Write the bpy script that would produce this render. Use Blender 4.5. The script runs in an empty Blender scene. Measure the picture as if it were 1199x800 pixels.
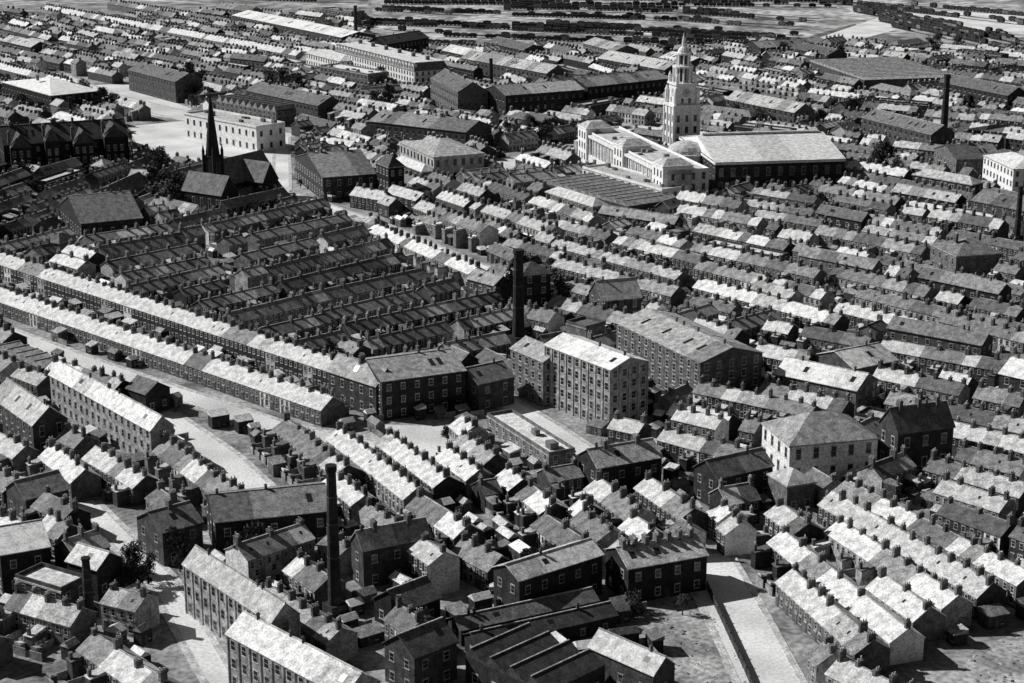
import bpy, math, random
from mathutils import Vector
R=random.Random(7)
# ---------------------------------------------------------------- survey geometry (oblique aerial survey: photo point at known height -> map metres)
H=157.0; F=2100.0; TH=math.atan(620/F)
def G(u,v,z=0.0):
    x=(u-599.5)/F; y=-(v-400)/F
    dy=math.cos(TH)+y*math.sin(TH); dz=-math.sin(TH)+y*math.cos(TH)
    t=(H-z)/(-dz)
    return (x*t,dy*t)
# ---------------------------------------------------------------- materials
MATS={}
def mat(name,c,var=0.35,scale=0.6,rough=0.9,fine=2.5,rnd=0.25,fv=0.35,spec=0.15,bump=0.0):
    m=bpy.data.materials.new(name); m.use_nodes=True; nt=m.node_tree; N=nt.nodes; Lk=nt.links
    b=N["Principled BSDF"]; b.inputs["Roughness"].default_value=rough
    b.inputs["Specular IOR Level"].default_value=spec
    tc=N.new("ShaderNodeTexCoord"); oi=N.new("ShaderNodeObjectInfo")
    n1=N.new("ShaderNodeTexNoise"); n1.inputs["Scale"].default_value=scale; n1.inputs["Detail"].default_value=2
    n2=N.new("ShaderNodeTexNoise"); n2.inputs["Scale"].default_value=fine; n2.inputs["Detail"].default_value=1
    Lk.new(tc.outputs["Object"],n1.inputs["Vector"]); Lk.new(tc.outputs["Object"],n2.inputs["Vector"])
    def mr(src,a,bb,lo=0.32,hi=0.68):
        r=N.new("ShaderNodeMapRange"); r.inputs[1].default_value=lo; r.inputs[2].default_value=hi
        r.inputs[3].default_value=a; r.inputs[4].default_value=bb; Lk.new(src,r.inputs[0]); return r.outputs[0]
    def mul(a,bb):
        k=N.new("ShaderNodeMath"); k.operation='MULTIPLY'; Lk.new(a,k.inputs[0])
        if isinstance(bb,float): k.inputs[1].default_value=bb
        else: Lk.new(bb,k.inputs[1])
        return k.outputs[0]
    v=mul(mr(n1.outputs[0],1-var,1+var),mr(n2.outputs[0],1-fv,1+fv))
    if rnd>0: v=mul(v,mr(oi.outputs["Random"],1-rnd,1+rnd,0,1))
    v=mul(v,float(c))
    k=N.new("ShaderNodeMath"); k.operation='MINIMUM'; k.inputs[1].default_value=0.85; Lk.new(v,k.inputs[0]); v=k.outputs[0]
    cb=N.new("ShaderNodeCombineColor")
    for i in range(3): Lk.new(v,cb.inputs[i])
    Lk.new(cb.outputs[0],b.inputs["Base Color"])
    if bump>0:
        bp=N.new("ShaderNodeBump"); bp.inputs["Strength"].default_value=bump; bp.inputs["Distance"].default_value=0.3
        Lk.new(n2.outputs[0],bp.inputs["Height"]); Lk.new(bp.outputs[0],b.inputs["Normal"])
    MATS[name]=m
mat("brick_soot",0.03); mat("brick_dark",0.06); mat("brick_mid",0.14); mat("brick_pale",0.32)
mat("stone_pale",0.74,0.15,rnd=0.05); mat("stone_soot",0.025); mat("render_white",0.68,0.2)
mat("slate_1",0.13,rough=0.7); mat("slate_2",0.22,rough=0.7); mat("slate_3",0.36,rough=0.7); mat("slate_4",0.54,rough=0.7,fv=.28,var=.28)
mat("slate_dark",0.07,rough=0.7); mat("slate_pale",0.66,0.25,rough=0.7,fv=.25)
mat("ridge",0.36,0.3); mat("pot",0.6,0.4); mat("chim",0.11,0.4)
mat("glass",0.02,0.2,rough=0.25,spec=0.5); mat("frame",0.42,0.3); mat("door",0.08,0.4); mat("sill",0.34,0.3)
mat("ground",0.25,0.6,0.06,fine=0.7,fv=0.35,rnd=0); mat("setts",0.62,0.2,0.05,fine=1.4,rnd=0.05,fv=.15); mat("flags",0.45,0.3,0.4,rnd=0.05)
mat("rough",0.30,0.55,0.09,fine=0.8,fv=0.4,rnd=0.05); mat("ballast",0.34,0.6,0.02,fine=0.12,rnd=0,fv=.5); mat("yardwall",0.22,0.4)
mat("leaf_d",0.03,0.4); mat("leaf_l",0.08,0.4); mat("bark",0.06); mat("wagon",0.035,0.5,0.2); mat("iron",0.08); mat("grass",0.14,0.5,0.06,fine=.5,rnd=0)
# ---------------------------------------------------------------- mesh helpers
class Fr:
    def __init__(s,o,d,n): s.o=o; s.d=d; s.n=n
    def P(s,a,t,z): return (s.o[0]+s.d[0]*a+s.n[0]*t, s.o[1]+s.d[1]*a+s.n[1]*t, z)
    def sub(s,a,t,d=None,n=None):
        p=s.P(a,t,0); return Fr((p[0],p[1]),d or s.d,n or s.n)
def neg(v): return (-v[0],-v[1])
class B:
    def __init__(s,name,c): s.name=name; s.c=c; s.parts={}
    def face(s,part,m,pts):
        V,Fc,Mi=s.parts.setdefault(part,([],[],[]))
        k=len(V); V.extend(pts); Fc.append(tuple(range(k,k+len(pts)))); Mi.append(m)
    def hull(s,part,m,p,bottom=True):
        V,Fc,Mi=s.parts.setdefault(part,([],[],[]))
        k=len(V); V.extend(p)
        f=[(4,5,6,7),(0,1,5,4),(1,2,6,5),(2,3,7,6),(3,0,4,7)]
        if bottom: f.append((3,2,1,0))
        for q in f: Fc.append(tuple(k+i for i in q)); Mi.append(m)
    def box(s,part,m,fr,a0,a1,t0,t1,z0,z1,bottom=False):
        P=fr.P
        s.hull(part,m,[P(a0,t0,z0),P(a1,t0,z0),P(a1,t1,z0),P(a0,t1,z0),P(a0,t0,z1),P(a1,t0,z1),P(a1,t1,z1),P(a0,t1,z1)],bottom)
    def prism(s,part,m,x,y,r0,r1,z0,z1,n=8,rot=0.0,cap=True):
        V,Fc,Mi=s.parts.setdefault(part,([],[],[])); k=len(V)
        for r,z in ((r0,z0),(r1,z1)):
            for i in range(n):
                a=rot+2*math.pi*i/n; V.append((x+r*math.cos(a),y+r*math.sin(a),z))
        for i in range(n):
            j=(i+1)%n; Fc.append((k+i,k+j,k+n+j,k+n+i)); Mi.append(m)
        if cap: Fc.append(tuple(k+n+i for i in range(n))); Mi.append(m)
    def done(s,single=False):
        cx,cy=s.c
        e=None
        if not single:
            e=bpy.data.objects.new(s.name,None); e.location=(cx,cy,0); e.empty_display_size=1
            bpy.context.scene.collection.objects.link(e)
        for part,(V,Fc,Mi) in s.parts.items():
            me=bpy.data.meshes.new(s.name+"_"+part)
            me.from_pydata([(v[0]-cx,v[1]-cy,v[2]) for v in V],[],Fc)
            names=sorted(set(Mi)); idx={n:i for i,n in enumerate(names)}
            for n in names: me.materials.append(MATS[n])
            if len(names)>1: me.polygons.foreach_set("material_index",[idx[x] for x in Mi])
            me.update()
            ob=bpy.data.objects.new(s.name if single else part,me)
            bpy.context.scene.collection.objects.link(ob)
            if e: ob.parent=e
            else: ob.location=(cx,cy,0)
        return e
def window(b,w,a,z,ww,hh,far=False,m="glass"):
    if far:
        b.face("windows",m,[w.P(a,.03,z),w.P(a+ww,.03,z),w.P(a+ww,.03,z+hh),w.P(a,.03,z+hh)])
        b.box("windows","sill",w,a-.1,a+ww+.1,0,.12,z-.2,z); return
    b.box("windows","frame",w,a-.06,a+ww+.06,0,.05,z-.04,z+hh+.04)
    md=z+hh*.5
    for z0,z1 in ((z+.05,md-.04),(md+.04,z+hh-.05)):
        b.face("windows",m,[w.P(a+.06,.056,z0),w.P(a+ww-.06,.056,z0),w.P(a+ww-.06,.056,z1),w.P(a+.06,.056,z1)])
    b.box("windows","sill",w,a-.15,a+ww+.15,0,.14,z-.2,z-.045)
    b.box("windows","sill",w,a-.12,a+ww+.12,0,.07,z+hh+.045,z+hh+.25)
def wingrid(b,w,L,floors,fh,sp,ww,hh,z0=1.0,far=False):
    n=max(1,int(L/sp)); st=L/n
    for k in range(floors):
        for i in range(n):
            window(b,w,i*st+(st-ww)/2,z0+k*fh,ww,hh,far)
def stack(b,fr,a,t,z,la,lt,h,pots,far=False):
    b.box("chimneys","chim",fr,a-la/2,a+la/2,t-lt/2,t+lt/2,z-1.2,z+h)
    b.box("chimneys","brick_mid",fr,a-la/2-.07,a+la/2+.07,t-lt/2-.07,t+lt/2+.07,z+h,z+h+.12)
    for i in range(pots):
        tt=t-lt/2+(i+.5)*lt/pots
        if R.random()<.12: continue
        x,y,_=fr.P(a,tt,0)
        b.prism("chimneys","pot",x,y,.17,.13,z+h+.12,z+h+.12+R.uniform(.4,.8),5 if not far else 4)
def slope(b,m,fr,a0,a1,t0,z0,t1,z1,th=.16):
    P=fr.P
    b.hull("roof",m,[P(a0,t0,z0),P(a1,t0,z0),P(a1,t1,z1),P(a0,t1,z1),P(a0,t0,z0+th),P(a1,t0,z0+th),P(a1,t1,z1+th),P(a0,t1,z1+th)])
def faces4(fr,a,b_):
    return [(fr.sub(0,0,fr.d,neg(fr.n)),a),(fr.sub(0,b_,fr.d,fr.n),a),(fr.sub(0,0,fr.n,neg(fr.d)),b_),(fr.sub(a,0,fr.n,fr.d),b_)]
def bld(name,fr,a,b_,he,roof="gable",rise=3,axis="s",wall="brick_dark",rm="slate_2",floors=2,sp=3.2,ww=1.2,hh=1.7,chim=0,finish=True,pil=False):
    if axis=="t": fr=Fr(fr.o,fr.n,fr.d); a,b_=b_,a
    c=fr.P(a/2,b_/2,0); b=B(name,(c[0],c[1])); far=c[1]>800
    b.box("walls",wall,fr,0,a,0,b_,-.3,he)
    fh=he/floors
    for w,L in faces4(fr,a,b_):
        wingrid(b,w,L,floors,fh,sp,ww,min(hh,fh*.6),fh*.25,far)
        if pil:
            n=max(1,int(L/sp)); 
            for i in range(n+1): b.box("pilasters",wall,w,max(0,L*i/n-.25),min(L,L*i/n+.25),0,.22,0,he-.1)
    P=fr.P; ov=.35
    if roof=="gable":
        k=rise/(b_/2)
        for s in (0,a): b.face("walls",wall,[P(s,0,he),P(s,b_,he),P(s,b_/2,he+rise)])
        n=max(1,int(a/7)); 
        for i in range(n):
            s0=a*i/n-(ov if i==0 else 0); s1=a*(i+1)/n+(ov if i==n-1 else 0)
            m=rm
            if R.random()<.3: m={"slate_2":"slate_1","slate_3":"slate_2","slate_4":"slate_3","slate_pale":"slate_4"}.get(rm,rm)
            slope(b,m,fr,s0,s1,-ov,he-ov*k,b_/2,he+rise); slope(b,m,fr,s0,s1,b_+ov,he-ov*k,b_/2,he+rise)
        b.box("roof","ridge",fr,-ov,a+ov,b_/2-.16,b_/2+.16,he+rise+.1,he+rise+.3)
        for i in range(int(a/8)):
            if R.random()<.5:
                s=R.uniform(1,a-2.5); t0=b_*.18; t1=b_*.34
                for tt0,tt1 in((t0,t1),(b_-t0,b_-t1)):
                    zz0=he+k*min(tt0,b_-tt0)+.19; zz1=he+k*min(tt1,b_-tt1)+.19
                    b.face("skylights","glass",[P(s,tt0,zz0),P(s+1.3,tt0,zz0),P(s+1.3,tt1,zz1),P(s,tt1,zz1)])
        for i in range(int(a/11)):
            x,y,_=P(R.uniform(1,a-1),b_/2,0); b.prism("vents","iron",x,y,.35,.3,he+rise,he+rise+1.1,6); b.prism("vents","iron",x,y,.5,.05,he+rise+1.1,he+rise+1.5,6)
    elif roof=="hip":
        r=min(b_/2,a/2-.2); zt=he+rise; z0=he
        A=[P(-ov,-ov,z0),P(a+ov,-ov,z0),P(a+ov,b_+ov,z0),P(-ov,b_+ov,z0)]; T=[P(r,b_/2,zt),P(a-r,b_/2,zt)]
        b.face("roof",rm,[A[0],A[1],T[1],T[0]]); b.face("roof",rm,[A[2],A[3],T[0],T[1]])
        b.face("roof",rm,[A[1],A[2],T[1]]); b.face("roof",rm,[A[3],A[0],T[0]])
        b.box("walls","sill",fr,-ov,a+ov,-ov,b_+ov,he-.4,he-.01)
    elif roof=="flat":
        b.box("roof",rm,fr,.35,a-.35,.35,b_-.35,he,he+.12)
        for x in ((0,a,0,.35),(0,a,b_-.35,b_),(0,.35,.36,b_-.36),(a-.35,a,.36,b_-.36)): b.box("parapet",wall,fr,*x,he,he+.9)
        for x in ((-.2,a+.2,-.2,.0),(-.2,a+.2,b_,b_+.2)): b.box("parapet","sill",fr,*x,he-.3,he+.1)
        for i in range(int(a*b_/120)):
            s=R.uniform(2,max(2.1,a-4)); t=R.uniform(1.5,max(1.6,b_-4)); b.box("rooflights","brick_mid",fr,s,s+R.uniform(1,3),t,t+R.uniform(1,2.5),he+.12,he+R.uniform(.8,2))
    elif roof=="saw":
        n=max(1,round(a/5.5)); st=a/n
        for i in range(n):
            s=i*st
            b.hull("roof",rm,[P(s,0,he),P(s+st,0,he),P(s+st,b_,he),P(s,b_,he),P(s+.01,0,he+.1),P(s+st*.75,0,he+rise),P(s+st*.75,b_,he+rise),P(s+.01,b_,he+.1)])
            b.face("windows","glass",[P(s+st*.76,.4,he+rise-.2),P(s+st*.76,b_-.4,he+rise-.2),P(s+st*.99,b_-.4,he+.15),P(s+st*.99,.4,he+.15)])
            b.box("roof","ridge",fr,s+st*.75-.2,s+st*.75+.1,0,b_,he+rise-.05,he+rise+.12)
    if roof in("gable","hip"):
        for i in range(chim):
            s=a*(i+.5)/chim if chim>1 else a*.5
            stack(b,fr,s,b_/2,he+rise,.9,1.8,1.6,4,far)
    if floors<=3 :
        w=fr.sub(0,0,fr.d,neg(fr.n)); b.box("door","door",w,a*.5-.6,a*.5+.6,0,.08,0,2.3)
    OCC.add(fr,-.8,a+.8,-.8,b_+.8)
    if finish: b.done()
    return b,fr,a,b_
# ---------------------------------------------------------------- occupancy
class Occ:
    def __init__(s): s.g={}
    def add(s,fr,a0,a1,t0,t1):
        rec=(fr.o,fr.d,fr.n,a0,a1,t0,t1)
        ps=[fr.P(x,y,0) for x in (a0,a1) for y in (t0,t1)]
        for i in range(int(min(p[0] for p in ps)//20),int(max(p[0] for p in ps)//20)+1):
            for j in range(int(min(p[1] for p in ps)//20),int(max(p[1] for p in ps)//20)+1):
                s.g.setdefault((i,j),[]).append(rec)
    def hit(s,x,y):
        for o,d,n,a0,a1,t0,t1 in s.g.get((int(x//20),int(y//20)),()):
            dx=x-o[0]; dy=y-o[1]
            a=dx*d[0]+dy*d[1]
            if a0<a<a1 and t0<dx*n[0]+dy*n[1]<t1: return True
        return False
    def free(s,fr,a0,a1,t0,t1):
        na=max(2,int(math.ceil((a1-a0)/3))+1); nt=max(2,int(math.ceil((t1-t0)/3))+1)
        for i in range(na):
            for j in range(nt):
                p=fr.P(a0+(a1-a0)*i/(na-1),t0+(t1-t0)*j/(nt-1),0)
                if s.hit(p[0],p[1]): return False
        return True
OCC=Occ()
def unit(a,b):
    dx=b[0]-a[0]; dy=b[1]-a[1]; l=math.hypot(dx,dy); return (dx/l,dy/l),l
def rect(Fp,Lp,Rp,h):
    """front corner, left corner, right corner (or a depth in metres)"""
    f=G(*Fp,h)
    if isinstance(Lp,(int,float)):
        n,b=unit(f,G(*Rp,h)); d=(-n[1],n[0]); return Fr(f,d,n),float(Lp),b
    d,a=unit(f,G(*Lp,h)); n=(d[1],-d[0])
    if isinstance(Rp,(int,float)): return Fr(f,d,n),a,float(Rp)
    r=G(*Rp,h); b=(r[0]-f[0])*n[0]+(r[1]-f[1])*n[1]
    return Fr(f,d,n),a,max(6,b)
# ---------------------------------------------------------------- ground & streets
g=B("ground",(0,0)); S=9000
g.face("ground","ground",[(-S,-2000,0),(S,-2000,0),(S,16000,0),(-S,16000,0)]); g.done(True)
def inpoly(P,x,y):
    c=False
    for i in range(len(P)):
        x1,y1=P[i]; x2,y2=P[i-1]
        if (y1>y)!=(y2>y) and x<(x2-x1)*(y-y1)/(y2-y1)+x1: c=not c
    return c
def patch(name,pts,m,z=.02,occ=True):
    P=[G(*p) for p in pts]; cx=sum(p[0] for p in P)/len(P); cy=sum(p[1] for p in P)/len(P)
    b=B(name,(cx,cy)); b.face("s",m,[(p[0],p[1],z) for p in P]); b.done(True)
    if occ:
        xs=[p[0] for p in P]; ys=[p[1] for p in P]; y=min(ys)
        while y<max(ys):
            x=min(xs)
            while x<max(xs):
                if inpoly(P,x+1.5,y+1.5): OCC.add(Fr((x,y),(1,0),(0,1)),0,3,0,3)
                x+=3
            y+=3
def rubble(name,pts,n,smin,smax):
    P=[G(*p) for p in pts]; xs=[p[0] for p in P]; ys=[p[1] for p in P]; b=B(name,(xs[0],ys[0])); k=0
    for _ in range(n*6):
        if k>=n: break
        x=R.uniform(min(xs),max(xs)); y=R.uniform(min(ys),max(ys))
        if not inpoly(P,x,y): continue
        k+=1; s=R.uniform(smin,smax)*(1 if R.random()<.9 else 2); a=R.uniform(0,3); T=Fr((x,y),(math.cos(a),math.sin(a)),(-math.sin(a),math.cos(a)))
        m=R.choice(("rough","rough","brick_mid","wagon"))
        b.hull("s",m,[T.P(-s,-s*.7,0),T.P(s,-s*.6,0),T.P(s*.8,s*.7,0),T.P(-s*.9,s*.6,0),T.P(-s*.4,-s*.3,s*.4),T.P(s*.5,-s*.2,s*.4),T.P(s*.3,s*.3,s*.5),T.P(-s*.3,s*.4,s*.35)])
    b.done(True)
def fence(name,pts,h,m):
    P=[G(*p) for p in pts]; b=B(name,P[0])
    for i in range(len(P)-1):
        d,l=unit(P[i],P[i+1]); fr=Fr(P[i],d,(-d[1],d[0])); b.box("s",m,fr,0,l,-.1,.1,0,h)
        s=0
        while s<l: b.box("s",m,fr,s,s+.3,-.17,.17,0,h+.2); s+=4
    b.done(True)
RZ=[.03]
def road(pts,width,pave=1.5):
    P=[G(*p) for p in pts]; RZ[0]+=.004
    b=B("cobbled_street",P[0]); pv=B("pavement",P[0])
    for i in range(len(P)-1):
        d,l=unit(P[i],P[i+1]); n=(-d[1],d[0]); fr=Fr(P[i],d,n); w=width/2
        b.face("s","setts",[fr.P(-w*.5,-w,RZ[0]),fr.P(l+w*.5,-w,RZ[0]),fr.P(l+w*.5,w,RZ[0]),fr.P(-w*.5,w,RZ[0])]); RZ[0]+=.002
        for sg in (-1,1):
            t=sorted((sg*w,sg*(w+pave))); pv.box("s","flags",fr,0,l,t[0],t[1],0,.12)
        OCC.add(fr,0,l,-w-pave,w+pave)
    b.done(True); pv.done(True)
# ---------------------------------------------------------------- landmarks
LM=[
("cotton_mill",(715,433),(638,404),(762,424),17,"gable",2.2,"s","brick_pale","slate_pale",5,3.0,1.5,2.0,0),
("mill_wing",(636,424),(598,408),(665,414),13,"gable",2.5,"s","brick_mid","slate_4",4,3.0,1.4,1.8,0),
("textile_warehouse",(820,425),(722,378),(890,412),13,"gable",3,"s","brick_mid","slate_3",4,3.6,1.4,1.9,0),
("market_warehouse",(592,112),26,(684,105),14,"gable",3.5,"t","brick_soot","slate_3",3,4,1.3,1.8,0),
("market_warehouse",(688,102),22,(782,92),14,"gable",3.5,"t","brick_soot","slate_2",3,4,1.3,1.8,0),
("railway_warehouse",(640,86),(540,68),16,9,"gable",4,"s","brick_dark","slate_3",2,4,1.3,1.8,0),
("railway_warehouse",(778,82),(700,68),18,9,"gable",4,"s","brick_dark","slate_4",2,4,1.3,1.8,0),
("goods_shed",(400,44),(272,18),(425,38),8,"gable",3,"s","brick_dark","slate_pale",1,6,1.6,2.4,0),
("white_villa",(300,150),(216,134),(318,142),12,"flat",0,"s","stone_pale","slate_4",2,5,1.6,2.6,0),
("public_baths",(372,124),(288,106),(392,118),9,"gable",4,"s","brick_dark","slate_1",2,3.5,1.2,1.8,3),
("assembly_hall",(508,184),(468,166),(564,178),12,"hip",4,"t","brick_pale","slate_3",2,4,1.7,2.8,0),
("technical_school",(545,155),(432,142),(582,148),10,"gable",4,"s","brick_dark","slate_2",2,3.5,1.3,2,4),
("sunday_school",(378,208),(345,184),(432,198),10,"gable",6,"t","brick_dark","slate_2",2,4,1.3,2.2,2),
("corner_bank",(536,108),(504,92),(562,102),14,"gable",5,"s","brick_mid","slate_1",3,3.4,1.2,2,2),
("library_block",(775,224),(682,197),(800,218),8,"flat",0,"s","stone_pale","slate_3",2,3.6,1.6,2,0),
("covered_market",(735,242),(635,214),(775,228),6,"saw",1.6,"s","brick_dark","slate_2",1,5,1.6,2,0),
("parish_hall",(95,262),(70,240),(160,250),7,"gable",7,"t","brick_soot","slate_1",1,4,1.2,2.6,0),
("weaving_shed",(447,447),22,(545,434),11,"gable",3,"t","brick_soot","slate_3",3,4,1.2,1.6,0),
("engine_house",(440,452),(384,434),(470,446),9,"gable",4,"s","brick_dark","slate_3",2,3.6,1.2,2,1),
("workshop",(560,450),12,(602,441),8,"gable",3,"t","brick_dark","slate_2",2,4,1.2,1.6,0),
("long_warehouse",(176,504),(58,438),(200,496),10,"gable",3,"s","brick_pale","slate_4",3,3.4,1.3,1.8,0),
("chapel",(38,498),(-10,464),(75,487),9,"gable",4,"s","brick_dark","slate_4",2,4,1.2,2.6,0),
("low_shed",(48,432),(-5,409),(70,424),5,"saw",1.5,"s","brick_dark","slate_3",1,5,1.5,1.6,0),
("drill_hall",(925,522),(893,495),(1020,507),10,"hip",5,"t","render_white","slate_3",2,4,1.4,2.6,0),
("board_school",(1052,507),(1030,494),(1112,496),11,"gable",5,"t","brick_dark","slate_1",2,4,1.4,2.4,3),
("foundry",(252,612),18,(388,598),9,"gable",3,"t","brick_soot","slate_2",2,5,1.3,1.6,0),
("tannery",(190,624),(160,606),(240,613),8,"gable",3,"t","brick_dark","slate_3",2,4,1.2,1.6,1),
("spinning_shed",(608,680),(578,664),(732,662),9,"gable",2.0,"t","brick_soot","slate_4",2,4,1.2,1.6,0),
("spinning_shed",(736,666),11,(828,650),8,"gable",2.5,"t","brick_soot","slate_3",2,4,1.2,1.6,7),
("dye_works",(318,728),(215,660),(345,715),11,"gable",3,"s","brick_pale","slate_4",3,3.2,1.4,1.9,0),
("dye_works",(402,815),(266,742),(440,795),11,"gable",3,"s","brick_pale","slate_4",3,3.2,1.4,1.9,0),
("joinery_works",(485,770),(450,752),(545,755),8,"gable",3,"t","brick_dark","slate_2",2,4,1.3,1.6,0),
("north_light_shed",(640,812),(545,768),(722,785),6,"saw",2,"s","brick_soot","slate_dark",1,5,1.5,1.6,0),
("coal_store",(765,790),(690,757),(784,776),6,"gable",2.5,"s","brick_dark","slate_pale",1,5,1.2,1.6,0),
("rope_walk",(560,757),6,(722,720),3.5,"gable",1.5,"t","brick_soot","slate_dark",1,5,1.0,1.2,0),
("rope_walk",(540,738),6,(700,703),3.5,"gable",1.5,"t","brick_soot","slate_1",1,5,1.0,1.2,0),
("boiler_house",(472,716),(438,700),(522,702),5,"gable",3,"t","brick_soot","slate_1",1,4,1.2,1.6,0),
("malt_house",(425,644),(411,632),(507,630),9,"gable",3,"t","brick_dark","slate_3",2,4,1.2,1.6,2),
("bakery",(0,650),16,(58,640),9,"gable",3,"t","brick_soot","slate_pale",2,4,1.2,1.6,0),
("grammar_school",(1187,198),(1152,182),(1225,192),13,"hip",3,"s","stone_pale","slate_4",3,3.4,1.4,2,0),
("brewery",(1120,187),(1094,174),(1162,180),10,"gable",4,"t","brick_mid","slate_2",2,3.6,1.2,1.8,1),
("tram_depot",(1012,94),(948,72),(1094,82),8,"saw",1.4,"s","brick_dark","slate_3",1,6,1.6,2,0),
("locomotive_works",(452,52),16,(502,44),13,"gable",4,"t","brick_soot","slate_dark",3,4,1.2,1.8,0),
("flax_mill",(612,322),(600,314),(640,316),15,"hip",3,"t","stone_soot","slate_dark",4,4,1.3,1.8,0),
("furniture_works",(1090,158),(1010,138),14,11,"gable",4,"s","brick_dark","slate_1",3,4,1.3,1.8,0),
("warehouse",(930,132),(850,116),14,10,"gable",4,"s","brick_dark","slate_3",3,4,1.3,1.8,0),
("warehouse",(1180,112),(1100,96),14,10,"gable",4,"s","brick_soot","slate_1",3,4,1.3,1.8,0),
("iron_foundry",(840,560),9,(905,545),8,"gable",3,"t","brick_soot","slate_2",2,4,1.2,1.6,0),
("printing_works",(700,548),10,(775,535),9,"gable",3,"t","brick_soot","slate_3",2,4,1.2,1.6,2),
("cooperage",(30,585),10,(80,572),6,"gable",3,"t","brick_dark","slate_2",1,4,1.2,1.6,0),
("bus_garage",(1000,432),(955,415),(1060,425),7,"gable",3,"t","brick_dark","slate_4",1,5,1.5,2,0),
("chapel",(705,352),(690,342),(745,344),8,"gable",5,"t","brick_dark","slate_3",2,4,1.2,2.6,0),
("institute",(1120,300),(1090,286),(1165,292),9,"hip",4,"t","brick_mid","slate_2",2,4,1.2,2.2,2),
("corn_exchange",(205,96),(150,82),(225,90),12,"gable",4,"s","brick_dark","slate_1",3,3.6,1.2,1.9,3),
("corn_exchange",(60,112),(2,96),(110,104),12,"hip",5,"t","brick_soot","slate_pale",3,3.6,1.2,1.9,2),
]
for (nm,f,l,r,h,rf,rise,ax,wm,rm,fl,sp,ww,hh,ch) in LM:
    fr,a,b_=rect(f,l,r,h)
    bld(nm,fr,a,b_,h,rf,rise,ax,wm,rm,fl,sp,ww,hh,ch,pil=nm in("cotton_mill","dye_works"))
# mansard hotel
fr,a,b_=rect((485,84),(392,60),(506,76),14)
b,fr,a,b_=bld("mansard_hotel",fr,a,b_,14,"none",0,"s","stone_pale","slate_4",4,3.4,1.4,2.1,0,finish=False)
P=fr.P; z0=14;z1=18.5;i_=2.0
lo=[P(-.3,-.3,z0),P(a+.3,-.3,z0),P(a+.3,b_+.3,z0),P(-.3,b_+.3,z0)]; hi=[P(i_,i_,z1),P(a-i_,i_,z1),P(a-i_,b_-i_,z1),P(i_,b_-i_,z1)]
b.hull("roof","slate_1",lo+hi); b.box("roof","slate_4",fr,i_-.3,a-i_+.3,i_-.3,b_-i_+.3,z1+.01,z1+.4)
n=int(a/4)
for i in range(n):
    s=(i+.5)*a/n; q=fr
    b.box("dormers","render_white",q,s-1.2,s+1.2,.05,2.4,z0+.4,z0+3.4)
    b.hull("dormers","slate_pale",[P(s-1.4,0,z0+3.4),P(s+1.4,0,z0+3.4),P(s+1.4,2.5,z0+3.4),P(s-1.4,2.5,z0+3.4),P(s-.05,0,z0+4.6),P(s+.05,0,z0+4.6),P(s+.05,2.5,z0+4.6),P(s-.05,2.5,z0+4.6)])
    b.face("dormers","glass",[P(s-.6,.01,z0+.9),P(s+.6,.01,z0+.9),P(s+.6,.01,z0+2.9),P(s-.6,.01,z0+2.9)])
for i in range(6): stack(b,fr,a*(i+.5)/6,b_*.6,z1,1.2,2.2,2.4,4,True)
b.done()
fr,a,b_=rect((398,72),(358,62),(416,66),11)
bld("hotel_annexe",fr,a,b_,11,"hip",3,"s","stone_pale","slate_4",3,3.4,1.3,1.9,2)
# gothic school: main range with projecting gables
fr,a,b_=rect((4,170),18,(150,160),15)
b,f2,A2,B2=bld("gothic_school",fr,a,b_,15,"gable",7,"t","stone_soot","slate_dark",3,4,1.3,2.2,6,finish=False)
n=4; side=0 if f2.P(0,0,0)[1]<f2.P(0,B2,0)[1] else B2; sg=-1 if side==0 else 1
for i in range(n):
    s=(i+.5)*A2/n; wv=R.choice((3.2,4.2,4.6)); ht=R.choice((14,16,17)); t1=side+sg*4
    q=Fr((f2.P(s-wv,t1,0)[0],f2.P(s-wv,t1,0)[1]),f2.d,(f2.n[0]*-sg,f2.n[1]*-sg))
    b.box("walls","stone_soot",q,0,2*wv,0,4.2,0,ht)
    b.hull("roof","slate_dark",[q.P(0,-.3,ht),q.P(2*wv,-.3,ht),q.P(2*wv,10,ht),q.P(0,10,ht),q.P(wv-.05,-.3,ht+6),q.P(wv+.05,-.3,ht+6),q.P(wv+.05,10,ht+6),q.P(wv-.05,10,ht+6)])
    wq=Fr(q.o,q.d,neg(q.n)); wingrid(b,wq,2*wv,3,4.4,2.7,1.2,2.4)
    stack(b,q,0,3,ht+3,1,1.6,4,3)
b.done()
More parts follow.
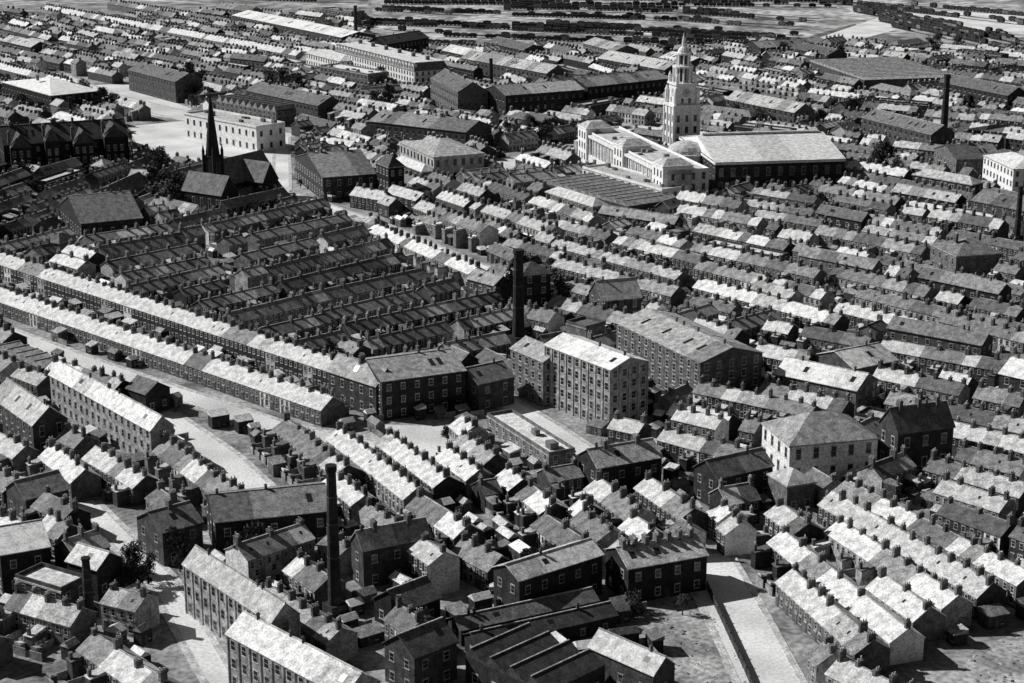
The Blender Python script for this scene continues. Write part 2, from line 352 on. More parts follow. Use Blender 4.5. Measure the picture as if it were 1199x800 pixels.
# church with spire
cx,cy=G(252,243); hd,_=unit(G(225,262),G(305,240)); hn=(-hd[1],hd[0])
b=B("parish_church",(cx,cy))
rot=math.atan2(hd[1],hd[0])+math.pi/4
T=Fr((cx,cy),hd,hn); tw=2.7
b.box("tower","stone_soot",T,-tw,tw,-tw,tw,0,22)
for sx in(-1,1):
    for sy in(-1,1):
        x,y,_=T.P(sx*tw,sy*tw,0); b.prism("buttress","stone_soot",x,y,.7,.6,0,23.5,6); b.prism("pinnacle","stone_soot",x,y,.7,.05,23.5,26.5,6)
for w,L in faces4(T.sub(-tw,-tw),2*tw,2*tw):
    b.box("tower","stone_soot",w,0,2*tw,0,.2,21.4,21.8)
    for s in (1.2,3.0): window(b,w,s,15,1.1,4.5,True)
b.prism("spire","stone_soot",cx,cy,2.9,.06,22,49,8,rot)
for (s0,s1,t0,t1,he,rs,ax) in ((tw,32,-6,8,10,9,0),(13,23,-15,17,10,7.5,1),(tw+.1,30,-11,-6.1,5,2.5,0),(tw+.1,30,8.1,13,5,2.5,0),(-13,-tw,-15,6,9,7,1)):
    q=T.sub(s0,t0); a=s1-s0; c=t1-t0
    b.box("nave","stone_soot",q,0,a,0,c,0,he)
    if ax: q2=Fr(q.o,q.n,q.d); a,c=c,a
    else: q2=q
    for e in (0,a): b.face("nave","stone_soot",[q2.P(e,0,he),q2.P(e,c,he),q2.P(e,c/2,he+rs)])
    k=rs/(c/2)
    slope(b,"slate_1",q2,-.3,a+.3,-.3,he-.3*k,c/2,he+rs); slope(b,"slate_1",q2,-.3,a+.3,c+.3,he-.3*k,c/2,he+rs)
    for w,L in faces4(q2,a,c): wingrid(b,w,L,1,he,4,1.3,he*.45,he*.3)
OCC.add(T,-15,34,-16,18); b.done()
# town hall
fr,a,b_=rect((782,202),(682,152),(815,192),14)
b,f1,a1,b1=bld("town_hall",fr,a,b_,14,"flat",0,"s","stone_pale","slate_4",3,4.2,1.5,2.6,0,finish=False)
w=fr.sub(0,0,fr.d,neg(fr.n))
for i in range(int(a/4.2)+1):
    x,y,_=w.P(i*a/int(a/4.2),.7,0); b.prism("columns","stone_pale",x,y,.45,.38,4.5,12.5,8)
b.box("columns","stone_pale",w,0,a,.02,1.3,0,4.5); b.box("columns","stone_pale",w,-.3,a+.3,.02,1.5,12.5,13.6)
for s in (0,a*.5-6,a-12):
    b.box("pavilion","stone_pale",fr,s,s+12,-2.2,b_*.6,0,16); b.box("pavilion","stone_pale",fr,s-.3,s+12.3,-2.5,b_*.6+.3,16,16.6)
    for k in range(3):
        for j in range(3): window(b,fr.sub(s,-2.2,fr.d,neg(fr.n)),1.5+j*3.6,2+k*4.8,1.5,2.8,True)
    q=fr.P
    b.hull("pavilion","slate_3",[q(s,-2.2,16.6),q(s+12,-2.2,16.6),q(s+12,b_*.6,16.6),q(s,b_*.6,16.6),q(s+4,1,19),q(s+8,1,19),q(s+8,b_*.4,19),q(s+4,b_*.4,19)])
fr2,a2,b2=rect((838,190),(796,160),(967,173),14)
f=Fr(fr2.o,fr2.n,fr2.d); aa,bb=b2,a2
b.box("great_hall","brick_soot",f,0,aa,0,bb,0,14)
for e in(0,aa): b.face("great_hall","stone_pale",[f.P(e,0,14),f.P(e,bb,14),f.P(e,bb/2,20)])
ns=8
for i in range(ns):
    m=R.choice(("slate_4","slate_pale","slate_pale","slate_pale")); s0=-.3 if i==0 else aa*i/ns; s1=aa+.3 if i==ns-1 else aa*(i+1)/ns
    slope(b,m,f,s0,s1,-.5,13.8,bb/2,20); slope(b,m,f,s0,s1,bb+.5,13.8,bb/2,20)
b.box("roof","slate_4",f,2,aa-2,bb/2-1,bb/2+1,20.2,21)
for w,L in faces4(f,aa,bb): wingrid(b,w,L,2,6,5,1.8,3.4,1.6); b.box("cornice","stone_pale",w,0,L,0,.4,12.8,13.6)
ex,ey,_=f.P(-5,bb/2,0); b.prism("rotunda","stone_pale",ex,ey,9,9,0,12,20); b.prism("rotunda","stone_pale",ex,ey,9.5,9.5,12,12.8,20)
for k in range(5):
    a_=k*math.pi/10; b_2=(k+1)*math.pi/10; b.prism("dome","slate_4",ex,ey,8.5*math.cos(a_),8.5*math.cos(b_2)+.01,12.8+5*math.sin(a_),12.8+5*math.sin(b_2),20)
OCC.add(f,-14,aa+2,-2,bb+2)
# clock tower
tx,ty=G(797,182); Tq=Fr((tx,ty),fr.d,fr.n)
sp_="stone_pale"
b.box("clock_tower",sp_,Tq,-6.4,6.4,-6.4,6.4,0,24); b.box("clock_tower",sp_,Tq,-7,7,-7,7,24,25)
b.box("clock_tower",sp_,Tq,-4.9,4.9,-4.9,4.9,25,34); b.box("clock_tower",sp_,Tq,-5.6,5.6,-5.6,5.6,34,34.9)
for w,L in faces4(Tq.sub(-6.4,-6.4),12.8,12.8):
    wingrid(b,w,12.8,4,5.4,3.8,1.5,3.0,1.0,True)
    for s in (0,3.9,8.2,12.1): b.box("clock_tower",sp_,w,s,s+.7,0,.5,6,24)
for w,L in faces4(Tq.sub(-4.9,-4.9),9.8,9.8):
    c=[]
    for i in range(16): an=i*math.pi/8; c.append(w.P(4.9+2*math.cos(an),.08,30.5+2*math.sin(an)))
    b.face("clock_face","frame",c)
    b.face("clock_hands","glass",[w.P(4.8,.12,30.4),w.P(5.0,.12,30.4),w.P(4.95,.12,32.1),w.P(4.85,.12,32.1)])
    b.face("clock_hands","glass",[w.P(4.8,.13,30.4),w.P(4.9,.13,30.6),w.P(6.2,.13,31.2),w.P(6.2,.13,31.05)])
    window(b,w,2.4,25.8,1.3,2.2,True); window(b,w,6.0,25.8,1.3,2.2,True)
for sx in(-1,1):
    for sy in(-1,1):
        x,y,_=Tq.P(sx*5.6,sy*5.6,0); b.prism("turret",sp_,x,y,1.0,.9,25,31,8); b.prism("turret",sp_,x,y,1.1,.05,31,33.5,8)
        x,y,_=Tq.P(sx*4.6,sy*4.6,0); b.prism("turret",sp_,x,y,.8,.7,34.9,38,8); b.prism("turret",sp_,x,y,.8,.05,38,40,8)
def ring(r,z0,z1,n,cr):
    b.prism("lantern",sp_,tx,ty,r*.62,r*.62,z0,z1,n)
    for i in range(n):
        an=2*math.pi*i/n; b.prism("lantern",sp_,tx+r*math.cos(an),ty+r*math.sin(an),cr,cr,z0,z1,6)
        an+=math.pi/n; rr=r*.62*math.cos(math.pi/n)
        q=Fr((tx+rr*math.cos(an),ty+rr*math.sin(an)),(-math.sin(an),math.cos(an)),(math.cos(an),math.sin(an)))
        b.face("lantern","glass",[q.P(-.7,.04,z0+.6),q.P(.7,.04,z0+.6),q.P(.7,.04,z1-.4),q.P(-.7,.04,z1-.4)])
    b.prism("lantern",sp_,tx,ty,r+.7,r+.7,z1,z1+.8,n*2)
ring(4.3,34.9,42,8,.5); ring(3.1,42.8,48,8,.4)
for k in range(4):
    a_=k*math.pi/8; c_=(k+1)*math.pi/8; b.prism("dome",sp_,tx,ty,2.7*math.cos(a_),2.7*math.cos(c_)+.02,48.8+3*math.sin(a_),48.8+3*math.sin(c_),12)
b.prism("finial",sp_,tx,ty,.9,.8,51.6,54,8); b.prism("finial",sp_,tx,ty,.8,.05,54,58,8)
OCC.add(Tq,-8,8,-8,8); b.done()
fr,a,b_=rect((455,196),(440,190),(470,193),15); bld("bell_tower",fr,a,b_,15,"hip",4,"s","stone_soot","slate_dark",3,3,1.2,2,0)
# factory chimneys
def fchim(u,v,h,r0,r1,m="brick_soot"):
    x,y=G(u,v); b=B("factory_chimney",(x,y)); T=Fr((x,y),(.8,.6),(-.6,.8))
    b.box("plinth",m,T,-r0*1.35,r0*1.35,-r0*1.35,r0*1.35,0,h*.13)
    n=6
    for i in range(n):
        k0=i/n;k1=(i+1)/n; b.prism("shaft",m,x,y,r0+(r1-r0)*k0,r0+(r1-r0)*k1,h*.13+(h*.84)*k0,h*.13+(h*.84)*k1,12)
    b.prism("cap",m,x,y,r1*1.05,r1*1.25,h*.955,h*.97,12); b.prism("cap",m,x,y,r1*1.25,r1*1.2,h*.97,h,12)
    b.prism("flue","glass",x,y,r1*.8,r1*.8,h*.98,h+.02,12)
    for k in (.35,.6,.8): rr=(r0+(r1-r0)*k)*1.03; b.prism("iron_band","iron",x,y,rr,rr,h*.13+h*.84*k,h*.13+h*.84*k+.3,12)
    OCC.add(T,-r0*2,r0*2,-r0*2,r0*2); b.done()
fchim(393,730,34,1.4,.95); fchim(607,408,31,1.9,1.4); fchim(417,50,26,1.5,1.1); fchim(1104,168,34,1.9,1.4)
fchim(105,722,13,1.1,.8); fchim(1190,285,22,1.3,.9); fchim(84,150,16,1.2,.9); fchim(575,100,16,1.3,1)
# ---------------------------------------------------------------- streets
road([(-20,380),(110,428),(330,502),(470,530)],7)
road([(190,486),(262,536),(330,600)],7)
road([(826,655),(862,720),(910,815)],11)
road([(60,88),(120,112),(240,142),(330,160)],16)
road([(330,160),(330,225),(440,262),(600,330)],6)
road([(560,200),(690,170),(760,150)],16)
road([(100,590),(190,680),(260,800)],4.5)
road([(590,470),(640,500),(700,540)],6)
patch("civic_square",[(150,148),(235,140),(330,170),(335,218),(170,190)],"setts")
patch("forecourt",[(445,497),(530,500),(520,540),(470,535)],"setts",.024)
patch("school_yard",[(105,100),(150,98),(225,128),(195,138),(120,122)],"setts",.026)
RG=[(740,704),(825,694),(878,800),(880,830),(740,830),(790,765)]
patch("rough_ground",RG,"rough",.02); rubble("rubble_heap",RG,200,.12,.4)
fence("boundary_wall",[(828,690),(874,790),(884,815)],1.6,"brick_dark")
R2=[(1125,765),(1210,735),(1210,830),(1160,830)]
patch("rough_ground",R2,"rough",.02); rubble("rubble_heap",R2,80,.12,.4)
patch("allotments",[(150,655),(205,660),(215,690),(165,700)],"grass",.016)
patch("goods_yard",[(440,62),(430,-60),(1400,-60),(1300,72),(1080,60),(940,58),(700,64)],"ballast",.016)
patch("goods_yard",[(-40,8),(-60,-60),(425,-60),(432,10),(180,2)],"ballast",.018)
patch("field",[(930,48),(1000,28),(1100,60),(1010,95)],"grass",.03,False)
patch("railway_embankment",[(960,44),(1060,10),(1250,22),(1250,40),(1060,32),(985,52)],"setts",.035,False)
# ---------------------------------------------------------------- terraces
RUNS=[]; DIRS=[]; UW=4.3
def row(p,q,depth=7.5,rear=1,he=4.9,uw=UW,skip=0.0,tone=None,wide=False):
    d,l=unit(p,q); n=(-d[1]*rear,d[0]*rear)
    fr=Fr((p[0]-n[0]*depth/2,p[1]-n[1]*depth/2),d,n)
    N=int(l/uw)
    if N<1: return 0
    DIRS.append(((p[0]+q[0])/2,(p[1]+q[1])/2,d))
    ok=[OCC.free(fr,i*uw+.1,(i+1)*uw-.1,.2,depth-.2) and R.random()>skip for i in range(N)]
    i=0
    while i<N:
        if not ok[i]: i+=1; continue
        j=i
        while j<N and ok[j]: j+=1
        f2=fr.sub(i*uw,0); L=(j-i)*uw
        f2.wide=wide
        RUNS.append((f2,j-i,uw,depth,he+R.uniform(-.3,.4),L,tone)); OCC.add(f2,-.3,L+.3,-.6,depth+.6)
        i=j
def block(x0,y0,x1,y1,X0,Y0,X1,Y1,n,z=7.6,rear=None,skip=.03,jit=4,**k):
    for i in range(n):
        f=i/(n-1) if n>1 else 0
        j=R.uniform(-jit,jit) if n>1 else 0; jy=R.uniform(-1,1) if n>1 else 0
        a=G(x0+(X0-x0)*f+j,y0+(Y0-y0)*f+jy,z); c=G(x1+(X1-x1)*f+j,y1+(Y1-y1)*f-jy,z)
        row(a,c,rear=(rear if rear else (1 if i%2 else -1)),skip=skip,**k)
def one(x0,y0,x1,y1,**k): block(x0,y0,x1,y1,x0,y0,x1,y1,1,**k)
one(55,8,355,62,rear=1,depth=9,he=6,tone="slate_4"); one(130,0,270,22)
one(-20,292,445,440,rear=1,depth=9,he=6,skip=0,tone="slate_4"); one(-20,330,395,466,rear=1,depth=8.5,skip=0,tone="slate_4")
block(0,28,60,42,0,75,100,98,3); block(75,42,330,88,110,78,250,106,3)
block(100,274,205,259,150,334,262,309,5,tone="slate_2",wide=True)
block(235,262,385,230,330,330,478,294,5,tone="slate_2",wide=True)
block(0,262,70,238,0,284,90,262,2,rear=1)
block(355,345,500,312,400,378,590,338,3,tone="slate_2",wide=True)
block(235,350,335,326,330,402,425,378,4,tone="slate_2",wide=True)
block(430,396,600,360,460,415,590,388,2,rear=1)
one(420,228,600,300,rear=1,depth=9,skip=0,tone="slate_4"); one(520,222,655,266,rear=1,tone="slate_4"); one(565,208,700,252,rear=-1)
one(440,262,560,312)
block(650,255,825,300,650,345,760,375,5,jit=12,tone="slate_3")
block(810,238,935,262,830,325,1000,368,5,jit=14)
block(950,215,1210,262,1000,335,1210,385,6,jit=16,skip=.08)
block(900,372,1210,428,900,372,1210,428,1,skip=.08); block(890,400,1210,465,890,400,1210,465,1,skip=.08)
block(985,128,1210,150,1000,200,1150,228,4)
block(820,75,940,98,830,110,1000,130,3)
block(1100,80,1210,92,1100,100,1210,118,2)
block(1020,432,1210,470,1115,560,1210,590,6,jit=10)
one(895,445,1010,470)
block(490,472,590,535,400,498,500,575,4,tone="slate_4")
block(598,545,660,592,810,560,870,600,6,tone="slate_4",jit=10)
one(560,560,690,538)
block(640,600,700,640,780,590,850,640,4,jit=10)
block(780,500,890,530,790,470,900,495,2)
one(335,488,412,545,tone="slate_4")
block(255,505,395,590,170,520,290,610,4)
block(110,520,180,560,60,520,180,612,3,tone="slate_4")
block(0,548,115,604,0,598,60,628,3)
one(0,505,40,525)
block(990,560,1210,672,830,612,985,765,7,skip=0,tone="slate_4")
one(1110,585,1210,620)
one(965,758,1080,815,tone="slate_4")
one(440,545,560,620); one(430,590,520,640)
one(110,740,200,800); one(20,690,100,712)
for r in RUNS:
    OCC.add(r[0],0,r[5],r[3],r[3]+(6.013 if r[0].wide else 4.213))
    if r[0].wide: OCC.add(r[0],0,r[5],-4.5,-.6)
def isres(b0,b1): return abs(b1-b0-6.013)<1e-5 or abs(b1-b0-4.213)<1e-5
def near(x,y):
    return min(DIRS,key=lambda q:(q[0]-x)**2+(q[1]-y)**2)[2]
pts=[]
y=316.0
while y<1420:
    hw=y*.30+16; st=6.5 if y<800 else 9
    x=-hw
    while x<hw:
        pts.append((x+R.uniform(-3,3),y+R.uniform(-3,3))); x+=st
    y+=st
R.shuffle(pts)
WK=("workshop","printworks","stable","chapel_hall","depot","bakehouse","garage_building","store_building")
for pas,(nn,mg) in enumerate(((7,1.6),(4,1.1),(2,.8))):
    for (x,y) in pts:
        if OCC.hit(x,y): continue
        d=near(x,y)
        if R.random()<(.25 if pas else .1): d=(-d[1],d[0])
        jj=R.gauss(0,.05); d=(d[0]*math.cos(jj)-d[1]*math.sin(jj),d[0]*math.sin(jj)+d[1]*math.cos(jj))
        n0=nn+R.choice((0,0,1,-1)) if nn>2 else nn
        L=n0*UW; dp=R.choice((6.8,7.4,8.2)); n=(-d[1],d[0]); s=R.choice((-1,1)); n=(n[0]*s,n[1]*s)
        if pas==0 and R.random()<(.14 if y>700 else .05):   # larger works
            k_=1 if y>700 else .75
            L=R.uniform(28,55)*k_; dp=R.uniform(13,20)*k_
            fr=Fr((x-d[0]*L/2-n[0]*dp/2,y-d[1]*L/2-n[1]*dp/2),d,n)
            if OCC.free(fr,-1,L+1,-1,dp+1): bld(R.choice(WK),fr,L,dp,R.uniform(7,12),R.choice(("gable","gable","saw","flat")),3.2,"s",R.choice(("brick_dark","brick_mid","brick_soot")),R.choice(("slate_1","slate_2","slate_3","slate_pale")),3,4,1.3,1.8,0)
            continue
        fr=Fr((x-d[0]*L/2-n[0]*dp/2,y-d[1]*L/2-n[1]*dp/2),d,n)
        if not OCC.free(fr,-mg,L+mg,-mg,dp+mg): continue
        if R.random()<.16:
            bld(R.choice(WK),fr,L,dp,R.uniform(4,8.5),R.choice(("gable","gable","hip","flat")),2.5,"s",R.choice(("brick_dark","brick_mid","brick_soot")),R.choice(("slate_1","slate_2","slate_3","slate_4")),2 if nn>2 else 1,3.6,1.2,1.4,0)
            continue
        RUNS.append((fr,n0,UW,dp,R.choice((4.5,4.9,5.3,5.8)) if R.random()<.86 else 7.6,L,None)); OCC.add(fr,-.4,L+.4,-.6,dp+.6)
sh_=0
for (x,y) in pts:
    if y>760 or OCC.hit(x,y): continue
    for t in range(2):
        xx=x+R.uniform(-2,2); yy=y+R.uniform(-2,2); d=near(xx,yy)
        if R.random()<.5: d=(-d[1],d[0])
        n=(-d[1],d[0]); a=R.uniform(2.2,6); c=R.uniform(2,4); fr=Fr((xx-d[0]*a/2-n[0]*c/2,yy-d[1]*a/2-n[1]*c/2),d,n)
        if not OCC.free(fr,-.3,a+.3,-.3,c+.3): continue
        h=R.uniform(2,3.4); wm=R.choice(("brick_soot","brick_dark","brick_mid","wagon")); rm=R.choice(("slate_1","slate_2","slate_3","slate_4","slate_pale"))
        b=B("garden_shed",(xx,yy)); P=fr.P
        b.box("walls",wm,fr,0,a,0,c,0,h)
        if R.random()<.5: b.hull("roof",rm,[P(-.15,-.15,h),P(a+.15,-.15,h),P(a+.15,c+.15,h),P(-.15,c+.15,h),P(-.15,-.15,h+.1),P(a+.15,-.15,h+.1),P(a+.15,c+.15,h+.9),P(-.15,c+.15,h+.9)])
        else: b.hull("roof",rm,[P(-.15,-.15,h),P(a+.15,-.15,h),P(a+.15,c+.15,h),P(-.15,c+.15,h),P(-.1,c/2-.05,h+1),P(a+.1,c/2-.05,h+1),P(a+.1,c/2+.05,h+1),P(-.1,c/2+.05,h+1)])
        w=fr.sub(0,0,fr.d,neg(fr.n)); b.box("door","door",w,a*.3,a*.3+.9,0,.06,0,1.9); window(b,w,a*.62,1,.6,.7,True)
        if R.random()<.5: b.box("yard_wall","yardwall",fr,a+.01,a+R.uniform(2,5),0,.22,0,1.7)
        b.done(); OCC.add(fr,0,a,0,c); sh_+=1
NH=0
SL=["slate_1","slate_1","slate_2","slate_2","slate_3","slate_4","slate_4"]
for ri,(fr,N,uw,dp,he,L,tone) in enumerate(RUNS):
    NH+=N
    c=fr.P(L/2,dp/2,0); far=c[1]>780; vfar=c[1]>1050
    nm="terraced_house_row" if N>2 else ("semi_detached_house" if N==2 else "brick_house")
    b=B(nm,(c[0],c[1])); P=fr.P
    wm=R.choice(("brick_soot","brick_dark","brick_dark","brick_mid","brick_mid","brick_pale")); rise=dp*R.uniform(.26,.36)
    b.box("walls",wm,fr,0,L,0,dp,-.2,he)
    gm=wm if R.random()<.8 else R.choice(("brick_pale","render_white"))
    for e in (0,L): b.face("walls",gm,[P(e,0,he),P(e,dp,he),P(e,dp/2,he+rise)])
    if gm!=wm:
        b.box("walls",gm,fr,-.04,-.001,0,dp,0,he-.02); b.box("walls",gm,fr,L+.001,L+.04,0,dp,0,he-.02)
    k=rise/(dp/2); ov=.25; i=0; base=tone or R.choice(SL)
    while i<N:
        j=min(N,i+R.choice((1,1,2,3))); m=base if R.random()<(.72 if tone else .6) else R.choice(SL)
        s0=i*uw-(ov if i==0 else 0); s1=j*uw+(ov if j==N else 0)
        m2=m if R.random()<.7 else R.choice(SL)
        slope(b,m,fr,s0,s1,-ov,he-ov*k,dp/2,he+rise); slope(b,m2,fr,s0,s1,dp+ov,he-ov*k,dp/2,he+rise); i=j
    b.box("roof","ridge",fr,-ov,L+ov,dp/2-.14,dp/2+.14,he+rise+.1,he+rise+.26)
    wf=fr.sub(0,0,fr.d,neg(fr.n)); wb=fr.sub(0,dp,fr.d,fr.n)
    cl=R.uniform(.6,.85); alt=R.random()<.3
    for i in range(N+1):
        if alt and i%2 and i<N: continue
        if R.random()<.05: continue
        s=min(max(i*uw,.45),L-.45); stack(b,fr,s,dp/2+R.uniform(-.4,.4),he+rise,cl*(1.3 if alt else 1),R.choice((1.0,1.4,1.6)),R.uniform(.8,1.8),3 if vfar else R.choice((2,3,4)),far)
    for i in range(N):
        s=i*uw
        for w in ((wf,) if vfar else (wf,wb)):
            if R.random()<.14:
                b.box("frontage",R.choice(("render_white","brick_pale","brick_soot")),w,s+.02,s+uw-.02,-.1,.02,.1,he-.05); o=.021
            else: o=0
            w2=w.sub(0,o)
            window(b,w2,s+.6,he-2.0,.9,1.35,far)
            window(b,w2,s+2.7,he-2.0,.9,1.35,far)
            window(b,w2,s+2.4,.9,1.2,1.45,far)
            if he>7: window(b,w2,s+1.6,3.6,1.1,1.4,far)
        b.box("doors","door",wf,s+.6,s+1.5,.025,.08,0,2.2)
        if not far: b.box("doors","sill",wf,s+.5,s+1.6,.025,.14,2.2,2.4)
        if not far and R.random()<.25:
            t0=dp*.2;t1=dp*.3
            b.face("roof","glass",[P(s+2,t0,he+k*t0+.18),P(s+2.6,t0,he+k*t0+.18),P(s+2.6,t1,he+k*t1+.18),P(s+2,t1,he+k*t1+.18)])
    if not vfar:
        def fre(s,t0,t1):
            for aa in (.6,uw/2,uw-.6):
                for tt in (t0,(t0+t1)/2,t1):
                    p=fr.P(s+aa,tt,0)
                    for rec in OCC.g.get((int(p[0]//20),int(p[1]//20)),()):
                        o,dd,nn_,a0,a1,b0,b1=rec
                        if o is fr.o or isres(b0,b1): continue
                        dx=p[0]-o[0]; dy=p[1]-o[1]; q=dx*dd[0]+dy*dd[1]
                        if a0<q<a1 and b0<dx*nn_[0]+dy*nn_[1]<b1: return False
            return True
        for i in range(0,N):
            s=i*uw
            if not fre(s,dp+.9,dp+3.4): continue
            if i%2==0 or R.random()<.2:
                h2=he-R.choice((.9,.9,2.2)); s0,s1=s+.15,s+2.3; e1=R.choice((2.4,3.2,3.2,4.0))
                b.box("rear_extension",wm,fr,s0,s1,dp+.01,dp+e1,0,h2)
                b.hull("rear_extension",R.choice(SL),[P(s0-.1,dp+.02,h2),P(s1+.1,dp+.02,h2),P(s1+.1,dp+e1+.2,h2),P(s0-.1,dp+e1+.2,h2),P(s0-.1,dp+.02,h2+.75),P(s1+.1,dp+.02,h2+.75),P(s1+.1,dp+e1+.2,h2+.1),P(s0-.1,dp+e1+.2,h2+.1)])
                if not far: stack(b,fr,(s0+s1)/2,dp+e1-.4,h2+.3,.6,.6,1.2,1)
            if fre(s,dp+4.3,dp+7.0):
                b.box("yard_walls","yardwall",fr,s-.11,s+.11,dp+.3,dp+6.8,0,1.7)
                b.box("yard_walls","yardwall",fr,s+.12,s+uw-1.3,dp+6.6,dp+6.82,0,1.8)
                b.box("yard_walls",wm,fr,s+.2,s+1.6,dp+5.2,dp+6.55,0,2.0)
                b.hull("yard_walls",R.choice(SL),[P(s+.15,dp+5.1,2),P(s+1.7,dp+5.1,2),P(s+1.7,dp+6.58,2),P(s+.15,dp+6.58,2),P(s+.15,dp+5.1,2.1),P(s+1.7,dp+5.1,2.1),P(s+1.7,dp+6.58,2.6),P(s+.15,dp+6.58,2.6)])
                if not far and R.random()<.3: # washing on the line
                    for q_ in range(R.choice((2,3,4))):
                        tt=dp+1.2+q_*1.1; b.face("washing","render_white",[P(s+3.2,tt,1.0),P(s+3.2,tt+.8,1.0),P(s+3.2,tt+.8,2.0),P(s+3.2,tt,2.0)])
    b.done()
# ---------------------------------------------------------------- railway
def train(pts,fill=.93):
    P=[G(*p) for p in pts]; b=B("freight_train",P[0]); t=B("railway_track",P[0])
    for i in range(len(P)-1):
        d,l=unit(P[i],P[i+1]); fr=Fr(P[i],d,(-d[1],d[0]))
        for s in(-.75,.68): t.box("s","iron",fr,0,l,s,s+.07,.05,.3)
        t.box("s","bark",fr,0,l,-1.5,1.5,.02,.1)
        s=0; on=True
        while s<l-7:
            if R.random()<.05: on=not on
            if R.random()<(fill if on else .15):
                hh=R.choice((2.8,3.0,3.7)); m=R.choice(("wagon","wagon","wagon","wagon","brick_mid"))
                b.box("body",m,fr,s,s+5.9,-1.3,1.3,1.1,hh,True); b.box("frame","iron",fr,s-.3,s+6.1,-.9,.9,.8,1.08,True)
                b.hull("load","glass",[fr.P(s+.3,-1.1,hh),fr.P(s+5.5,-1.1,hh),fr.P(s+5.5,1.1,hh),fr.P(s+.3,1.1,hh),fr.P(s+1.5,-.4,hh+.5),fr.P(s+4.3,-.4,hh+.5),fr.P(s+4.3,.4,hh+.5),fr.P(s+1.5,.4,hh+.5)])
                for ws in (1.2,4.2): b.box("wheels","iron",fr,s+ws,s+ws+.9,-.85,.85,.1,1.0)
            s+=6.4
    if "body" in b.parts: b.done()
    t.done(True)
for pts_ in ([(590,8),(800,12),(960,22)],[(590,10.5),(800,14.5),(955,25)],[(590,12.5),(800,16.5),(955,27)],[(480,14),(760,21),(950,32)],[(600,19),(800,25),(948,36)],[(640,28),(940,42)],[(640,30.5),(940,45)],[(640,32.5),(940,47)],[(430,24),(600,30),(760,36),(935,48)],[(430,26.5),(600,32.5),(700,36)],[(430,29),(600,35),(700,39)],[(520,40),(720,48),(930,54)],[(520,43),(720,51),(900,56)],
            [(450,3),(1000,6)],[(450,5),(980,9)],[(460,-6),(1100,-4)],[(440,-3),(1100,0)],[(440,-1),(1000,3)],[(1000,8),(1210,48)],[(1000,11),(1210,52)],[(1000,14),(1210,55)],[(1040,16),(1210,56)],[(960,0),(1210,28)],[(960,2.5),(1210,31)],[(1060,6),(1210,20)],[(440,10),(560,16)],[(440,13),(560,19)],[(450,35),(620,46)],
            [(450,49),(680,60)],[(600,36),(940,51)],[(1030,22),(1210,60)],[(1030,25),(1210,64)],[(1045,32),(1210,68)],[(60,-6),(430,0)],[(180,-3),(430,4)],[(-20,-8),(430,-4)]):
    train(pts_)
# ---------------------------------------------------------------- trees
def tree_mesh(seed):
    r=random.Random(seed); V=[];Fc=[];Mi=[]
    def limb(p,q,r0,r1,n=6):
        k=len(V); d=(Vector(q)-Vector(p)).normalized(); u=d.orthogonal().normalized(); w=d.cross(u)
        for c,rr in((p,r0),(q,r1)):
            for i in range(n):
                a=2*math.pi*i/n; v=Vector(c)+(u*math.cos(a)+w*math.sin(a))*rr; V.append(tuple(v))
        for i in range(n): j=(i+1)%n; Fc.append((k+i,k+j,k+n+j,k+n+i)); Mi.append(0)
    limb((0,0,0),(0,0,3.2),.35,.24)
    cl=[]
    for i in range(11):
        a=r.uniform(0,6.28); rr=r.uniform(.6,3); z=r.uniform(3.4,8.2); rr*=1-(z-4)/8
        c=(rr*math.cos(a),rr*math.sin(a),z); cl.append((c,r.uniform(.9,1.7))); limb((0,0,r.uniform(2.3,3.2)),c,.14,.04,4)
    for c,s in cl:
        for i in range(120):
            v=Vector((r.gauss(0,1),r.gauss(0,1),r.gauss(0,.8))); v=v.normalized()*s*r.uniform(.5,1.1)
            p=Vector(c)+v; u=Vector((r.gauss(0,1),r.gauss(0,1),r.gauss(0,1))).normalized(); w=u.orthogonal().normalized(); h=r.uniform(.14,.3)
            k=len(V); V.extend([tuple(p+u*h),tuple(p+w*h),tuple(p-u*h),tuple(p-w*h)]); Fc.append((k,k+1,k+2,k+3)); Mi.append(1 if r.random()<.6 else 2)
    me=bpy.data.meshes.new("tree"); me.from_pydata(V,[],Fc)
    for n in("bark","leaf_d","leaf_l"): me.materials.append(MATS[n])
    me.polygons.foreach_set("material_index",Mi); return me
TM=[tree_mesh(i) for i in range(4)]
def treexy(x,y,s=1.0):
    o=bpy.data.objects.new("broadleaf_tree",R.choice(TM)); o.location=(x,y,0); o.scale=(s,s,s*R.uniform(.85,1.1)); o.rotation_euler=(0,0,R.uniform(0,6)); bpy.context.scene.collection.objects.link(o)
def grove(u0,v0,u1,v1,n,s=1.0):
    for i in range(n):
        for t in range(12):
            x,y=G(R.uniform(u0,u1),R.uniform(v0,v1))
            if t==11 or not OCC.hit(x,y): break
        treexy(x,y,s*R.uniform(.7,1.2))
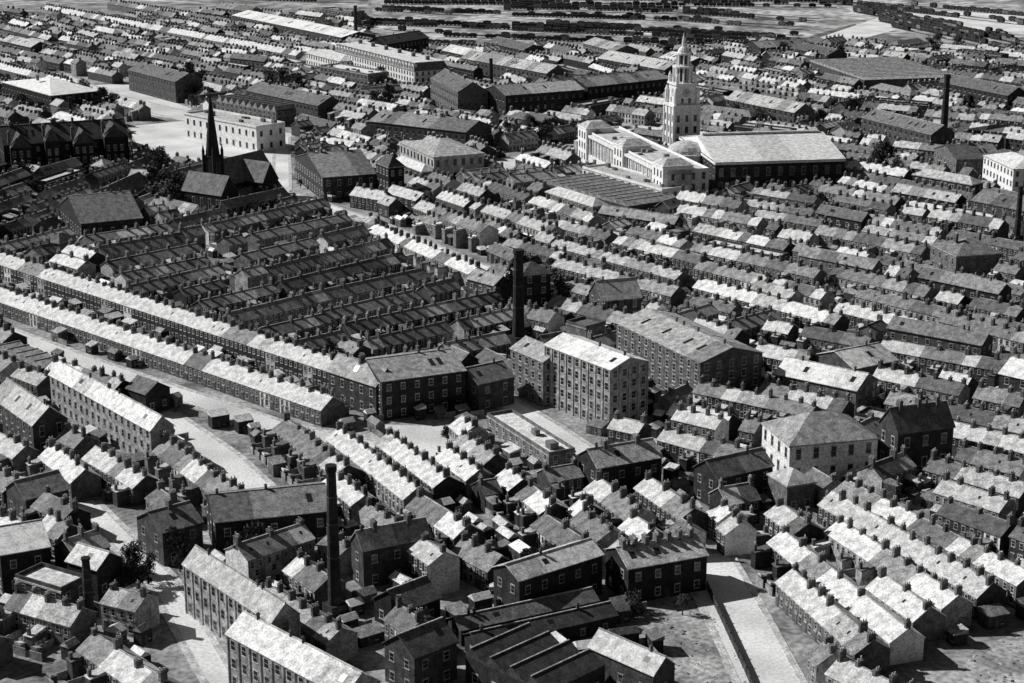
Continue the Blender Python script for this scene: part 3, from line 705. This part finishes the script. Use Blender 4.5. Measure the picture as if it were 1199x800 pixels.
grove(178,195,212,250,14,1.3); grove(195,100,235,120,14,1.4); grove(290,100,350,118,12,1.3); grove(595,160,690,172,14,1.2); grove(285,225,325,262,9)
grove(150,660,215,700,9,.8); grove(1010,190,1060,215,12,1.2); grove(20,115,140,140,14,1.2); grove(600,340,655,375,9,1.3); grove(275,660,320,670,5); grove(380,420,440,440,5,.8)
grove(830,128,1000,150,14,1.2); grove(0,215,70,235,8); grove(740,705,800,725,6,.5); grove(400,85,560,135,12,1.2); grove(900,60,1180,75,14,1.2)
kk=0
for (x,y) in pts:
    if kk<90 and y<1100 and not OCC.hit(x,y): treexy(x,y,R.uniform(.35,.8)); kk+=1
# ---------------------------------------------------------------- light, sky, camera
sc=bpy.context.scene
E=math.radians(37); sh=Vector((-.95,.31)).normalized(); Sd=Vector((sh.x*math.cos(E),sh.y*math.cos(E),math.sin(E)))
sl=bpy.data.lights.new("sun","SUN"); sl.energy=5; sl.angle=math.radians(.5); sl.color=(1,.998,.992)
so=bpy.data.objects.new("sun",sl); so.rotation_euler=Sd.to_track_quat('Z','Y').to_euler(); so.location=(-300,300,400); sc.collection.objects.link(so)
w=bpy.data.worlds.new("World"); sc.world=w; w.use_nodes=True; nt=w.node_tree
sky=nt.nodes.new("ShaderNodeTexSky"); sky.sky_type='NISHITA'; sky.sun_disc=False; sky.sun_elevation=E; sky.sun_rotation=math.atan2(sh.x,sh.y)
bw=nt.nodes.new("ShaderNodeRGBToBW"); nt.links.new(sky.outputs[0],bw.inputs[0]); nt.links.new(bw.outputs[0],nt.nodes["Background"].inputs[0]); nt.nodes["Background"].inputs[1].default_value=.03
cd=bpy.data.cameras.new("camera"); cd.lens=F/1199*36; cd.sensor_width=36; cd.clip_end=20000; cd.clip_start=1
co=bpy.data.objects.new("camera",cd); co.location=(0,0,H); co.rotation_euler=(math.pi/2-TH,0,0); sc.collection.objects.link(co); sc.camera=co
sc.view_settings.view_transform='Standard'; sc.view_settings.look='None'; sc.view_settings.exposure=0
print("HOUSES",NH,"RUNS",len(RUNS),"SHEDS",sh_)
